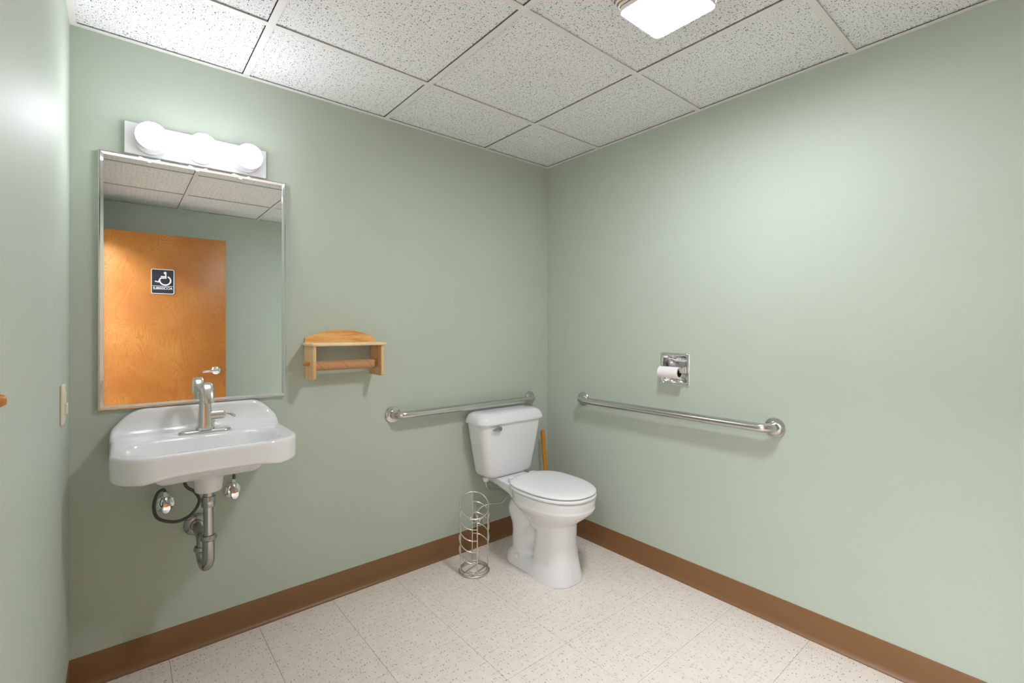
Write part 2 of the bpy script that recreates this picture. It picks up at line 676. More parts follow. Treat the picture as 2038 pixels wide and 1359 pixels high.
for i in range(len(gx) - 1):
    for j in range(len(gy) - 1):
        if (i, j) == VENT:
            continue
        w, d = gx[i] - gx[i + 1], gy[j] - gy[j + 1]
        key = (round(w, 4), round(d, 4))
        if key not in ct_mesh:
            bm = bmesh.new()
            g = 0.004
            add_box(bm, -w / 2 + g, w / 2 - 0.0142, -d / 2 + 0.0142, d / 2 - g, 0.0, 0.016)
            bmesh.ops.recalc_face_normals(bm, faces=bm.faces)
            me = bpy.data.meshes.new('ceiling_tile')
            bm.to_mesh(me)
            bm.free()
            me.materials.append(MATS['acoustic_tile'])
            ct_mesh[key] = me
        o = bpy.data.objects.new('ceiling_tile', ct_mesh[key])
        col.objects.link(o)
        o.parent = ceiling
        o.location = ((gx[i] + gx[i + 1]) / 2, (gy[j] + gy[j + 1]) / 2, H + 0.006)

# vinyl cove baseboards
COVE = [(0.0, 0.0), (0.019, 0.0), (0.0185, 0.003), (0.013, 0.0065), (0.008, 0.013), (0.0055, 0.022), (0.004, 0.034),
        (0.004, 0.1075), (0.003, 0.1095), (0.0, 0.1100)]
structure(extrude_profile('baseboard_back', COVE, (W_X, 0, 0), (0, 0, 0), (0, -1, 0), 'cove_vinyl'))
structure(extrude_profile('baseboard_right', COVE, (0, 0, 0), (0, D_Y, 0), (-1, 0, 0), 'cove_vinyl'))
structure(extrude_profile('baseboard_left', COVE, (W_X, 0, 0), (W_X, DR_Y1 + 0.05, 0), (1, 0, 0), 'cove_vinyl'))
structure(extrude_profile('baseboard_front', COVE, (0, D_Y, 0), (W_X, D_Y, 0), (0, 1, 0), 'cove_vinyl'))

# doorway trim, open door
tr = structure(empty('trim_1', (W_X, (DR_Y0 + DR_Y1) / 2, 0), None, None))
for n_, a in (('jamb', (W_X - 0.115, W_X + 0.012, DR_Y0, DR_Y0 + 0.03, 0, DR_Z)),
              ('jamb', (W_X - 0.115, W_X + 0.012, DR_Y1 - 0.03, DR_Y1 + 0.04, 0, DR_Z)),
              ('head', (W_X - 0.115, W_X + 0.012, DR_Y0 + 0.03, DR_Y1 - 0.03, DR_Z - 0.03, DR_Z + 0.02))):
    o = box(n_, *a, 'grey_tile', tr, bev=0.002)
    o.matrix_parent_inverse = Matrix.Translation((-W_X, -(DR_Y0 + DR_Y1) / 2, 0))

DF = -2.575                       # door face seen in the mirror
DX0, DX1, DTOP = W_X + 0.016, -1.428, 2.017
door = structure(empty('door_1', (DX0, DF - 0.022, 0.0), None, None))


def put(o, root):
    """keep world coordinates after parenting to an unrotated empty"""
    o.matrix_parent_inverse = Matrix.Translation(-root.location)
    return o


slab = put(box('door_panel', DX0, DX1, DF - 0.044, DF, 0.012, DTOP, 'birch_veneer', door, bev=0.0015), door)
bm = bmesh.new()
LX, LZ = -1.500, 0.892
add_lathe(bm, [(0.0, 0.0), (0.034, 0.0), (0.034, 0.004), (0.028, 0.010), (0.014, 0.014), (0.012, 0.045), (0.0, 0.046)], (LX, DF, LZ), (0, 1, 0))
rose = put(from_bm('handle_rose', bm, 'chrome', door), door)
bm = bmesh.new()
add_tube(bm, smooth_path([(LX + 0.012, DF + 0.046, LZ), (LX - 0.02, DF + 0.047, LZ), (LX - 0.06, DF + 0.046, LZ - 0.002), (LX - 0.100, DF + 0.040, LZ - 0.003)], 5),
         0.0105, 12, flat=0.7, up=(0, 1, 0))
from_bm('lever', bm, 'chrome', rose)
put(box('latch_bolt', DX1, DX1 + 0.010, DF - 0.03, DF - 0.014, LZ - 0.01, LZ + 0.012, 'chrome', door, bev=0.001), door)
for z in (0.25, 1.02, 1.80):
    put(tube('hinge', [(DX0 - 0.006, DF + 0.004, z - 0.05), (DX0 - 0.006, DF + 0.004, z + 0.05)], 0.006, 'chrome_dull', door), door)

# accessibility sign on the door
SX0, SX1, SZ0, SZ1 = -1.948, -1.796, 1.533, 1.733
sign = empty('accessible_sign', ((SX0 + SX1) / 2, DF, SZ0), 'dark blue wheelchair sign with white border fixed to the wooden door', 'sign')
scx, scz = (SX0 + SX1) / 2, (SZ0 + SZ1) / 2
hw, hh_ = (SX1 - SX0) / 2, (SZ1 - SZ0) / 2


def plate_xz(name, hx, hz, r, y0, y1, mat, parent, hole=None):
    bm = bmesh.new()
    out = rrect(hx, hz, r, 6)
    if hole:
        inn = rrect(hx - hole, hz - hole, max(r - hole, 0.001), 6)
        rings = [[(scx + x, y, scz + z) for x, z in o_] for y, o_ in ((y0, out), (y1, out), (y1, inn), (y0, inn))]
        rings.append(rings[0])
        add_rings(bm, rings, False, False)
        bmesh.ops.remove_doubles(bm, verts=bm.verts, dist=1e-6)
    else:
        add_rings(bm, [[(scx + x, y, scz + z) for x, z in out] for y in (y0, y1)])
    return from_bm(name, bm, mat, parent)


put(plate_xz('sign_plate', hw, hh_, 0.013, DF, DF + 0.003, 'sign_navy', sign), sign)
put(plate_xz('border', hw, hh_, 0.013, DF + 0.0005, DF + 0.0042, 'sign_white', sign, 0.0045), sign)


def sp(u, v):
    """sign coordinates: u 0..1 along +x, v 0..1 downwards"""
    return (SX0 + u * (SX1 - SX0), DF + 0.0036, SZ1 - v * (SZ1 - SZ0))


bm = bmesh.new()
add_lathe(bm, [(0, -0.0005), (0.0098, -0.0005), (0.0098, 0.001), (0, 0.001)], sp(0.60, 0.145), (0, 1, 0), 20)
for pl in ([(0.625, 0.19), (0.640, 0.355), (0.40, 0.365), (0.305, 0.525), (0.165, 0.49)], [(0.415, 0.30), (0.615, 0.30)]):
    add_tube(bm, [sp(*q) for q in pl], 0.0050, 8, flat=0.25, up=(0, 1, 0))
wc, wr = (0.605, 0.455), 0.036
arc = []
for k in range(25):
    a = math.radians(62 - k * (62 + 182) / 24)
    q = sp(*wc)
    arc.append((q[0] + wr * math.cos(a), q[1], q[2] + wr * math.sin(a)))
add_tube(bm, arc, 0.0050, 8, flat=0.25, up=(0, 1, 0))
put(from_bm('wheelchair_symbol', bm, 'sign_white', sign), sign)
put(box('divider_line', SX0 + 0.009, SX1 - 0.009, DF + 0.0025, DF + 0.0042, sp(0, 0.684)[2] - 0.0016, sp(0, 0.684)[2] + 0.0016, 'sign_white', sign), sign)
fc = bpy.data.curves.new('lettering', 'FONT')
fc.body = 'ACCESSIBLE'
fc.size = 0.0265
fc.align_x = 'CENTER'
fc.align_y = 'CENTER'
fc.extrude = 0.0006
fc.offset = 0.0005
fo = bpy.data.objects.new('lettering_tmp', fc)
col.objects.link(fo)
bpy.context.view_layer.update()
me = bpy.data.meshes.new_from_object(fo.evaluated_get(bpy.context.evaluated_depsgraph_get()))
bpy.data.objects.remove(fo)
wd = max(v.co.x for v in me.vertices) - min(v.co.x for v in me.vertices)
lt = new_obj('lettering', me, 'sign_white', sign)
me.transform(Matrix.Translation(Vector(sp(0.5, 0.775)) - sign.location) @ Matrix.Rotation(PI, 4, 'Z') @ Matrix.Rotation(PI / 2, 4, 'X') @ Matrix.Diagonal((0.128 / wd, 1, 1, 1)))

# corridor beyond the doorway
structure(box('corridor_floor', W_X - 1.7, W_X, -3.6, -0.9, -0.05, -0.001, 'grey_tile'))
structure(box('corridor_ceiling', W_X - 1.7, W_X - 0.1, -3.6, -0.9, 2.44, 2.5, 'grid_white'))
structure(box('wall_corridor', W_X - 1.8, W_X - 1.7, -3.6, -0.9, -0.05, 2.5, 'hall_paint'))
structure(box('wall_corridor_end', W_X - 1.8, W_X - 0.1, -3.7, -3.6, -0.05, 2.5, 'hall_paint'))
structure(box('wall_corridor_side', W_X - 1.8, W_X - 0.1, -0.9, -0.8, -0.05, 2.5, 'hall_paint'))
hl = empty('corridor_fill_light', (W_X - 0.85, -2.1, 2.44), 'unseen flat white fill panel added in the corridor to brighten the room', 'ceiling light')  # added fill lamp, out of view; lights the room through the doorway
put(box('frame', W_X - 1.17, W_X - 0.53, -2.72, -1.48, 2.425, 2.44, 'white_enamel', hl), hl)
put(box('diffuser', W_X - 1.15, W_X - 0.55, -2.70, -1.50, 2.418, 2.425, 'hall_fill_panel', hl), hl)

# ------------------------------------------------------------------ ceiling fan light
FX, FY = -0.842, -1.402
fan = empty('ceiling_fan_light', (FX, FY, H), 'square ceiling fan light with glowing white lens and louvered rim', 'ceiling light')


def sq_ring(name, h0, wdt, z0, z1, mat, parent, cx, cy, r=0.02):
    bm = bmesh.new()
    o_, i_ = rrect(h0, h0, r, 5, cx, cy), rrect(h0 - wdt, h0 - wdt, max(r - wdt, 0.002), 5, cx, cy)
    rings = [[(x, y, z) for x, y in q] for q, z in ((o_, z1), (o_, z0), (i_, z0), (i_, z1))]
    rings.append(rings[0])
    add_rings(bm, rings, False, False)
    bmesh.ops.remove_doubles(bm, verts=bm.verts, dist=1e-6)
    return from_bm(name, bm, mat, parent, auto=40)


bm = bmesh.new()
add_rings(bm, [[(x, y, z) for x, y in rrect(q, q, 0.02, 5, FX, FY)] for q, z in ((0.128, H + 0.002), (0.128, H - 0.006), (0.100, H - 0.046), (0.09, H - 0.046))])
put(from_bm('fan_housing', bm, 'leak_light_tan', fan), fan)
for k in range(5):
    put(sq_ring('louver', 0.139 - 0.0062 * k, 0.0045, H - 0.006 - 0.0095 * k, H - 0.001 - 0.0095 * k, 'white_enamel', fan, FX, FY, 0.026), fan)
bm = bmesh.new()
add_rings(bm, [[(x, y, z) for x, y in rrect(q, q, 0.022, 6, FX, FY)] for q, z in
               ((0.104, H - 0.060), (0.102, H - 0.0625), (0.096, H - 0.064), (0.06, H - 0.066), (0.02, H - 0.067))])
put(from_bm('light_lens', bm, 'fan_lens', fan, auto=70), fan)
put(sq_ring('lens_rim', 0.107, 0.008, H - 0.0605, H - 0.046, 'white_enamel', fan, FX, FY, 0.022), fan)

# air diffuser in the tile bay seen only in the mirror
vx, vy = (gx[1] + gx[2]) / 2, (gy[3] + gy[4]) / 2
vent = empty('air_diffuser', (vx, vy, H), 'white square air diffuser set into a ceiling bay', 'air vent')
put(box('vent_back', vx - 0.305, vx + 0.305, vy - 0.305, vy + 0.305, H + 0.05, H + 0.055, 'white_enamel', vent), vent)
for k, q in enumerate((0.304, 0.235, 0.165, 0.095)):
    bm = bmesh.new()
    s = 0.052
    rings = [[(vx + sx_ * a, vy + sy_ * a, z) for sx_, sy_ in ((1, 1), (-1, 1), (-1, -1), (1, -1))] for a, z in
             ((q, H + 0.003), (q - s, H + 0.034), (q - s, H + 0.036), (q, H + 0.005))]
    rings.append(rings[0])
    add_rings(bm, rings, False, False)
    bmesh.ops.remove_doubles(bm, verts=bm.verts, dist=1e-6)
    put(from_bm('diffuser_cone', bm, 'white_enamel', vent, auto=20), vent)

# ------------------------------------------------------------------ mirror
MX0, MX1, MZ0, MZ1 = -2.202, -1.590, 0.958, 1.879
mir = empty('wall_mirror', ((MX0 + MX1) / 2, 0, MZ0), 'rectangular wall mirror in a thin chrome frame above the sink', 'mirror')
put(box('mirror_pane', MX0 + 0.004, MX1 - 0.004, -0.0125, -0.002, MZ0 + 0.004, MZ1 - 0.004, 'mirror_glass', mir), mir)
FP = [(0.0, 0.0), (0.0, 0.017), (0.002, 0.019), (0.006, 0.019), (0.0135, 0.0145), (0.0145, 0.0128), (0.0145, 0.0)]
crn = [(MX0, MZ0), (MX1, MZ0), (MX1, MZ1), (MX0, MZ1)]
dirs = [(1, 1), (-1, 1), (-1, -1), (1, -1)]
for k in range(4):
    a, b = k, (k + 1) % 4
    bm = bmesh.new()
    add_rings(bm, [[(crn[q][0] + dirs[q][0] * w_, -d_, crn[q][1] + dirs[q][1] * w_) for w_, d_ in FP] for q in (a, b)])
    put(from_bm('frame_rail', bm, 'chrome', mir, auto=20), mir)

# ------------------------------------------------------------------ vanity light bar
van = empty('vanity_light', (-1.90, 0, 1.881), 'white vanity light bar with three glowing round bulbs above the mirror', 'wall light')
put(box('backplate', -2.131, -1.670, -0.030, 0.0, 1.8795, 1.994, 'plate_enamel', van, bev=0.002), van)
for k in range(3):
    bx, bz, by = -1.9005 + (k - 1) * 0.155, 1.936, -0.030
    sc_ = put(lathe('socket_cup', [(0.0, 0.0), (0.049, 0.0), (0.050, 0.003), (0.048, 0.005), (0.044, 0.004), (0.030, 0.003), (0.024, 0.006), (0.022, 0.022), (0.0, 0.022)],
              (bx, by, bz), (0, -1, 0), 'plate_enamel', van), van)
    rr, cc = 0.0475, 0.064
    pr = [(0.0, 0.010), (0.015, 0.012), (0.018, 0.022)] + [(rr * math.cos(math.radians(a)), cc + rr * math.sin(math.radians(a))) for a in range(-60, -3, 8)]
    lathe('bulb_neck', pr, (bx, by, bz), (0, -1, 0), 'white_enamel', sc_, auto=80)
    pr = [(rr * math.cos(math.radians(a)), cc + rr * math.sin(math.radians(a))) for a in range(-4, 91, 6)] + [(0.0, cc + rr)]
    lathe('bulb', pr, (bx, by, bz), (0, -1, 0), 'globe_glow', sc_, auto=80)

# ------------------------------------------------------------------ sink
SKX, SKZ = -1.900, 0.858
sink = empty('wall_hung_sink', (SKX, 0, SKZ), 'white porcelain wall-hung sink with raised backsplash under the mirror', 'sink')


def sink_f(x, y, z):
    v = -y
    # plan: square at the wall, well rounded at the front
    front = rbox2(x, v - 0.10, 0.272, 0.330, 0.125)
    plan = np.maximum(front, -v)
    lower = -0.088 + 0.016 * np.clip(1 - (np.abs(x) / 0.19) ** 4, 0, 1)
    body = extr(plan, z, -0.088, 0.0, 0.013)
    body = smax(body, lower - z, 0.012)
    # backsplash
    bs = rbox2(x, z - 0.0, 0.254, 0.098, 0.088)
    slab = smax(smax(bs, v - 0.024, 0.02), -v, 0.004)
    d = smax(smin(body, slab, 0.085), plan, 0.012)
    d = np.maximum(d, -v)
    # bowl
    d2 = rbox2(x, v - 0.272, 0.222, 0.118, 0.105)
    hull = smax(rbox2(x, v - 0.255, 0.255, 0.160, 0.12) + 1.0 * (-z) - 0.012, -(z + 0.130), 0.02)
    hull = np.maximum(hull, z + 0.02)
    d = smin(d, hull, 0.012)
    boss = extr(np.hypot(x, v - 0.235) - 0.046 + 0.10 * (-z - 0.14), z, -0.186, -0.05, 0.006)
    d = smin(d, boss, 0.015)
    bowl = smax(d2 + 0.66 * (-z), -(z + 0.100), 0.05)
    bowl = np.maximum(bowl, z - 0.06)
    d = smax(d, -bowl, 0.016)
    return d


o = sdf_obj('basin', sink_f, (-0.29, -0.45, -0.20), (0.29, 0.012, 0.12), 0.0042, 'porcelain', sink)
lathe('drain_flange', [(0.0, 0.0), (0.024, 0.0), (0.026, 0.002), (0.022, 0.003), (0.0, 0.002)], (0, -0.262, -0.0990), (0, 0, 1), 'chrome', sink)
box('mounting_clip', -0.082, -0.058, -0.135, -0.125, -0.122, -0.082, 'ivory', sink, bev=0.001)

# ------------------------------------------------------------------ faucet
FZ = SKZ + 0.0005
fau = empty('sink_faucet', (SKX + 0.006, -0.098, FZ), 'brushed nickel single-handle faucet with arched spout on the sink deck', 'faucet')
bm = bmesh.new()
add_rings(bm, [[(x, y, z) for x, y in rrect(a, b, b, 10)] for a, b, z in
               ((0.084, 0.026, 0.0), (0.085, 0.027, 0.003), (0.083, 0.025, 0.007), (0.078, 0.020, 0.0095), (0.060, 0.010, 0.0105))])
from_bm('deck_plate', bm, 'satin_nickel', fau)
# body: loft of ellipses along a profile that becomes the arched spout
prof = [((0, 0, 0.009), 0.031, 0.027), ((0, 0, 0.019), 0.031, 0.027), ((0, 0, 0.0195), 0.0275, 0.025), ((0, 0.001, 0.05), 0.0245, 0.0235),
        ((0, 0.004, 0.09), 0.0205, 0.019), ((0, 0.006, 0.125), 0.0185, 0.014), ((0, 0.004, 0.150), 0.0180, 0.0105), ((0, -0.006, 0.170), 0.0172, 0.0085),
        ((0, -0.024, 0.182), 0.0168, 0.0072), ((0, -0.048, 0.184), 0.0165, 0.0068), ((0, -0.072, 0.176), 0.0163, 0.0068),
        ((0, -0.088, 0.160), 0.0162, 0.0070), ((0, -0.097, 0.140), 0.0162, 0.0074), ((0, -0.101, 0.118), 0.0164, 0.0085)]
P = [Vector(q[0]) for q in prof]
rings = []
for i, (p_, a, b) in enumerate(prof):
    tdir = (P[min(i + 1, len(P) - 1)] - P[max(i - 1, 0)]).normalized()
    if i < 3:
        tdir = Vector((0, 0, 1))
    nv = Vector((1, 0, 0))
    bn = tdir.cross(nv)
    rings.append([P[i] + nv * (a * math.copysign(abs(math.cos(q)) ** 0.75, math.cos(q))) + bn * (b * math.copysign(abs(math.sin(q)) ** 0.75, math.sin(q)))
                  for q in (2 * PI * k / 28 for k in range(28))])
bm = bmesh.new()
add_rings(bm, rings)
from_bm('spout_body', bm, 'satin_nickel', fau, auto=50)
hb = lathe('handle_hub', [(0.0, 0.0), (0.0165, 0.0), (0.0165, 0.041), (0.0158, 0.0415), (0.0158, 0.0428), (0.0165, 0.043), (0.0165, 0.054), (0.013, 0.061), (0.005, 0.063), (0.0, 0.063)],
           (0.004, -0.002, 0.060), (1, 0, 0), 'satin_nickel', fau, auto=25)
bm = bmesh.new()
add_tube(bm, smooth_path([(0.064, -0.003, 0.060), (0.074, -0.006, 0.062), (0.083, -0.016, 0.059), (0.090, -0.036, 0.055)], 5), [0.004] * 6 + [0.005] * 5 + [0.006] * 5, 12)
from_bm('handle_lever', bm, 'satin_nickel', fau)
bm = bmesh.new()
add_tube(bm, [(0.030, 0.020, 0.008), (0.030, 0.020, 0.030)], 0.003, 10)
add_lathe(bm, [(0, 0.0), (0.005, 0.001), (0.006, 0.005), (0.004, 0.009), (0, 0.010)], (0.030, 0.020, 0.028), (0, 0, 1), 14)
from_bm('lift_rod', bm, 'satin_nickel', fau)

# ------------------------------------------------------------------ drain trap below the sink
TX, TY = -1.900, -0.235
AXX, AZ = -1.912, 0.482
trap = empty('drain_trap', (AXX, 0, AZ), 'chrome drain trap running from the sink bottom into the wall', 'drain pipe')


def ngon_nut(name, c, r, h, mat, parent, n=8):
    bm = bmesh.new()
    add_lathe(bm, [(0.0, 0), (r * 0.93, 0), (r, h * 0.12), (r, h * 0.88), (r * 0.93, h), (0.0, h)], c, (0, 0, 1), n)
    return from_bm(name, bm, mat, parent, auto=25)


put(lathe('tailpiece', [(0, 0.0), (0.0165, 0.0), (0.0165, 0.19), (0.0, 0.19)], (TX, TY, SKZ - 0.186 - 0.19), (0, 0, 1), 'chrome_dull', trap), trap)
put(ngon_nut('slip_nut', (TX, TY, 0.617), 0.0225, 0.036, 'chrome_dull', trap, 24), trap)
BZ, RB = 0.432, 0.034
pts = [(TX, TY, 0.512), (TX, TY, 0.49)]
for k in range(13):
    a = PI * k / 12
    pts.append((TX - 0.001 * k, TY + RB - RB * math.cos(a), BZ - RB * math.sin(a)))
pts.append((TX - 0.012, TY + 2 * RB, BZ + 0.012))
put(tube('trap_bend', pts, 0.0195, 'chrome_dull', trap, 20), trap)
put(lathe('slip_nut', [(0, 0), (0.0215, 0.0), (0.026, 0.005), (0.026, 0.012), (0.0225, 0.018), (0.0, 0.018)], (TX, TY, 0.497), (0, 0, 1), 'chrome_dull', trap), trap)
put(lathe('slip_nut', [(0, 0), (0.0215, 0.0), (0.026, 0.005), (0.026, 0.013), (0.0225, 0.018), (0.0, 0.018)], (TX - 0.012, TY + 2 * RB, BZ + 0.006), (0, 0, 1), 'chrome_dull', trap), trap)
y2 = TY + 2 * RB
pts = smooth_path([(TX - 0.012, y2, BZ + 0.012), (TX - 0.012, y2, AZ - 0.028), (TX - 0.012, y2 + 0.008, AZ - 0.008), (AXX, y2 + 0.028, AZ), (AXX, y2 + 0.06, AZ), (AXX, -0.002, AZ)], 5)
put(tube('wall_arm', pts, 0.0165, 'chrome_dull', trap, 18), trap)
put(lathe('escutcheon', [(0, 0), (0.042, 0.0), (0.042, 0.003), (0.036, 0.009), (0.022, 0.012), (0.020, 0.020), (0.0, 0.020)], (AXX, 0, AZ), (0, -1, 0), 'chrome_dull', trap), trap)


def stop_valve(x, z, label, group, ln=0.055, hand=0.016):
    v = empty('stop_valve', (x, 0, z), label, 'valve', group)
    lathe('escutcheon', [(0, 0), (0.031, 0.0), (0.031, 0.003), (0.026, 0.008), (0.013, 0.011), (0.0, 0.011)], (0, 0, 0), (0, -1, 0), 'chrome', v)
    bm = bmesh.new()
    add_lathe(bm, [(0, 0.008), (0.0085, 0.008), (0.0085, 0.026), (0.012, 0.027), (0.012, 0.044), (0.009, 0.046), (0.006, ln), (0.0, ln)], (0, 0, 0), (0, -1, 0), 20)
    add_lathe(bm, [(0, 0.0), (0.0075, 0.0), (0.0075, 0.020), (0.009, 0.021), (0.009, 0.030), (0.006, 0.033), (0.0, 0.033)], (0, -0.036, 0.004), (0, 0, 1), 18)
    from_bm('valve_body', bm, 'chrome', v)
    bm = bmesh.new()
    add_rings(bm, [[(x_ * 1.0, -y, z_ * 1.45) for x_, z_ in ((hand * s * math.cos(2 * PI * k / 20), hand * s * math.sin(2 * PI * k / 20)) for k in range(20))]
                   for s, y in ((0.5, ln - 0.006), (0.95, ln - 0.003), (1.0, ln + 0.004), (0.8, ln + 0.009), (0.35, ln + 0.010))])
    from_bm('valve_handle', bm, 'chrome', v)
    return v


VLX, VLZ, VRX, VRZ = -2.011, 0.585, -1.789, 0.588
stop_valve(VLX, VLZ, 'chrome stop valve beside the looped hose, under the sink end next to the side wall', 'sink stop valves')
stop_valve(VRX, VRZ, 'chrome stop valve under the sink with a short straight hose', 'sink stop valves')
hs = empty('supply_hose', (VLX, -0.036, VLZ + 0.037), 'dark grey supply hose looping below the sink from its valve', 'hose')
put(tube('hose', smooth_path([(VLX, -0.036, VLZ + 0.0385), (VLX - 0.006, -0.038, VLZ + 0.064), (VLX - 0.026, -0.05, VLZ + 0.055), (VLX - 0.036, -0.06, VLZ + 0.01), (VLX - 0.022, -0.07, VLZ - 0.03),
                              (VLX + 0.03, -0.075, VLZ - 0.052), (VLX + 0.075, -0.08, VLZ - 0.035), (VLX + 0.100, -0.085, VLZ + 0.01), (VLX + 0.085, -0.09, VLZ + 0.050), (VLX + 0.055, -0.09, VLZ + 0.085), (VLX + 0.045, -0.09, SKZ - 0.092)], 7),
         0.0055, 'hose_grey', hs, 10), hs)
put(ngon_nut('hose_nut', (VLX, -0.036, VLZ + 0.0375), 0.0095, 0.018, 'chrome', hs, 6), hs)
hs = empty('supply_hose', (VRX, -0.036, VRZ + 0.037), 'short dark supply hose rising straight from its valve to the sink', 'hose')
put(tube('hose', smooth_path([(VRX, -0.036, VRZ + 0.0385), (VRX, -0.038, VRZ + 0.08), (VRX - 0.004, -0.05, VRZ + 0.13), (VRX - 0.008, -0.06, SKZ - 0.092)], 6), 0.0055, 'hose_grey', hs, 10), hs)
put(ngon_nut('hose_nut', (VRX, -0.036, VRZ + 0.0375), 0.0095, 0.018, 'chrome', hs, 6), hs)

# ------------------------------------------------------------------ wooden paper towel holder
HX0, HX1, HZB, HZS = -1.510, -1.190, 1.029, 1.172
hold = empty('paper_towel_holder', ((HX0 + HX1) / 2, 0, HZB), 'pine paper towel holder with arched back and shelf on the wall', 'towel holder')
bm = bmesh.new()
n = 24
top = []
for k in range(n + 1):
    s = k / n
    x = HX0 + 0.002 + s * (HX1 - HX0 - 0.004 + 0.006)
    q = 2 * s - 1
    top.append((x, 1.207 + 0.036 * (1 - abs(q) ** 2.0)))
out = [(HX1 + 0.004, HZS), (HX0 + 0.002, HZS)] + top
add_rings(bm, [[(x, y, z) for x, z in out] for y in (0.0, -0.010, -0.012)])
put(from_bm('back_board', bm, 'pine', hold, auto=30), hold)
put(box('shelf', -1.518, -1.183, -0.142, -0.0005, HZS, HZS + 0.013, 'pine_pale', hold, bev=0.004, seg=3), hold)
for x0 in (HX0, HX1 - 0.013):
    bm = bmesh.new()
    pr = [(-0.0005, HZS - 0.0005), (-0.0005, HZB), (-0.118, HZB), (-0.126, HZB + 0.003), (-0.130, HZB + 0.010), (-0.130, HZS - 0.0005)]
    add_rings(bm, [[(x, y, z) for y, z in pr] for x in (x0, x0 + 0.013)])
    bmesh.ops.recalc_face_normals(bm, faces=bm.faces)
    bmesh.ops.bevel(bm, geom=bm.edges[:], offset=0.0012, segments=2, affect='EDGES')
    put(from_bm('side_panel', bm, 'pine_end', hold), hold)
DY, DZ = -0.080, 1.095
bm = bmesh.new()
add_lathe(bm, [(0, 0), (0.006, 0.001), (0.0085, 0.005), (0.009, 0.012), (0.009, 0.340), (0.0, 0.342)], (HX0 - 0.028, DY, DZ), (1, 0, 0), 20)
put(from_bm('dowel', bm, 'peg_wood', hold), hold)
bm = bmesh.new()
L_ = HX1 - HX0 - 0.026 - 0.020
rings = []
for r_, xx in ((0.0195, 0), (0.0210, 0), (0.0210, L_), (0.0195, L_)):
    rings.append([(xx, r_ * math.cos(2 * PI * k / 40), r_ * math.sin(2 * PI * k / 40)) for k in range(40)])
rings.append(rings[0])
add_rings(bm, rings, False, False)
bmesh.ops.remove_doubles(bm, verts=bm.verts, dist=1e-6)
o = from_bm('cardboard_tube', bm, 'cardboard', auto=40)
o.location = (HX0 + 0.0135, DY, DZ - 0.0105)
tag(o, 'bare brown cardboard tube hanging on the wooden towel holder', 'cardboard tube')


# ------------------------------------------------------------------ grab bars
def grab_bar(origin, along, out, length, label, group):
    a, w = Vector(along), Vector(out)
    g = empty('grab_bar', origin, label, 'grab bar', group)
    off, rb = 0.058, 0.045
    pts = [w * 0.004]
    for k in range(9):
        q = PI / 2 * k / 8
        pts.append(a * (rb - rb * math.cos(q)) + w * (off - rb + rb * math.sin(q)))
    n = 14
    L = length
    for k in range(1, n):
        pts.append(a * (rb + (L - 2 * rb) * k / n) + w * off)
    for k in range(9):
        q = PI / 2 * (1 - k / 8)
        pts.append(a * (L - rb + rb * math.cos(q)) + w * (off - rb + rb * math.sin(q)))
    pts.append(a * L + w * 0.004)
    bm = bmesh.new()
    add_tube(bm, pts, 0.0192, 24, up=(0, 0, 1))
    from_bm('bar', bm, 'brushed_steel', g)
    for s in (0, L):
        lathe('flange', [(0, 0), (0.041, 0.0), (0.041, 0.006), (0.039, 0.0085), (0.034, 0.0095), (0.022, 0.010), (0.0195, 0.012), (0.0, 0.012)],
              a * s, w, 'brushed_steel', g, 36)
    return g


grab_bar((-1.085, 0, 0.816), (1, 0, 0), (0, -1, 0), 0.924, 'brushed steel grab bar on the wall behind the toilet tank', 'grab bars')
grab_bar((0, -0.314, 0.829), (0, -1, 0), (-1, 0, 0), 1.075, 'longer brushed steel grab bar on the wall below the toilet paper holder', 'grab bars')

# ------------------------------------------------------------------ recessed toilet paper holder
ty, tz = (TP_Y0 + TP_Y1) / 2, (TP_Z0 + TP_Z1) / 2
tp = empty('toilet_paper_holder', (0, ty, tz), 'recessed chrome toilet paper holder in the wall above the long grab bar', 'paper holder')
bm = bmesh.new()
hy = 0.081
stp = [(hy, 0.0), (hy, -0.003), (hy - 0.004, -0.006), (hy - 0.012, -0.004), (hy - 0.014, -0.002), (hy - 0.016, 0.004), (hy - 0.020, 0.03), (hy - 0.034, 0.045), (hy - 0.055, 0.052), (0.006, 0.053)]
add_rings(bm, [[(d, y, z) for y, z in rrect(q, q, 0.008 if q > 0.07 else 0.014, 5)] for q, d in stp], cap0=False)
from_bm('recess_shell', bm, 'chrome', tp, auto=50)
for s in (-1, 1):
    bm = bmesh.new()
    yy = s * 0.0625
    pr = [(0.030, 0.022), (0.004, 0.018), (-0.044, 0.010), (-0.058, 0.0), (-0.056, -0.012), (-0.042, -0.017), (0.004, -0.016), (0.030, -0.018)]
    add_rings(bm, [[(x, yy + w_, z) for x, z in pr] for w_ in (-0.0045, 0.0045)])
    bmesh.ops.recalc_face_normals(bm, faces=bm.faces)
    bmesh.ops.bevel(bm, geom=bm.edges[:], offset=0.0015, segments=2, affect='EDGES')
    from_bm('arm', bm, 'chrome', tp)
tube('roller', [(-0.045, -0.0575, -0.004), (-0.045, 0.0575, -0.004)], 0.009, 'chrome', tp, 16)
bm = bmesh.new()
rings = []
for r_, yy in ((0.0205, 0.054), (0.0285, 0.054), (0.0285, -0.052), (0.0205, -0.052)):
    rings.append([(r_ * math.cos(2 * PI * k / 40), yy, r_ * math.sin(2 * PI * k / 40)) for k in range(40)])
rings.append(rings[0])
add_rings(bm, rings, False, False)
bmesh.ops.remove_doubles(bm, verts=bm.verts, dist=1e-6)
roll = from_bm('toilet_paper_roll', bm, 'paper', auto=40)
roll.location = (-0.045, ty, tz - 0.004 - 0.0103)
tag(roll, 'nearly used-up white toilet paper roll on the chrome holder', 'toilet paper')
bm = bmesh.new()
rings = []
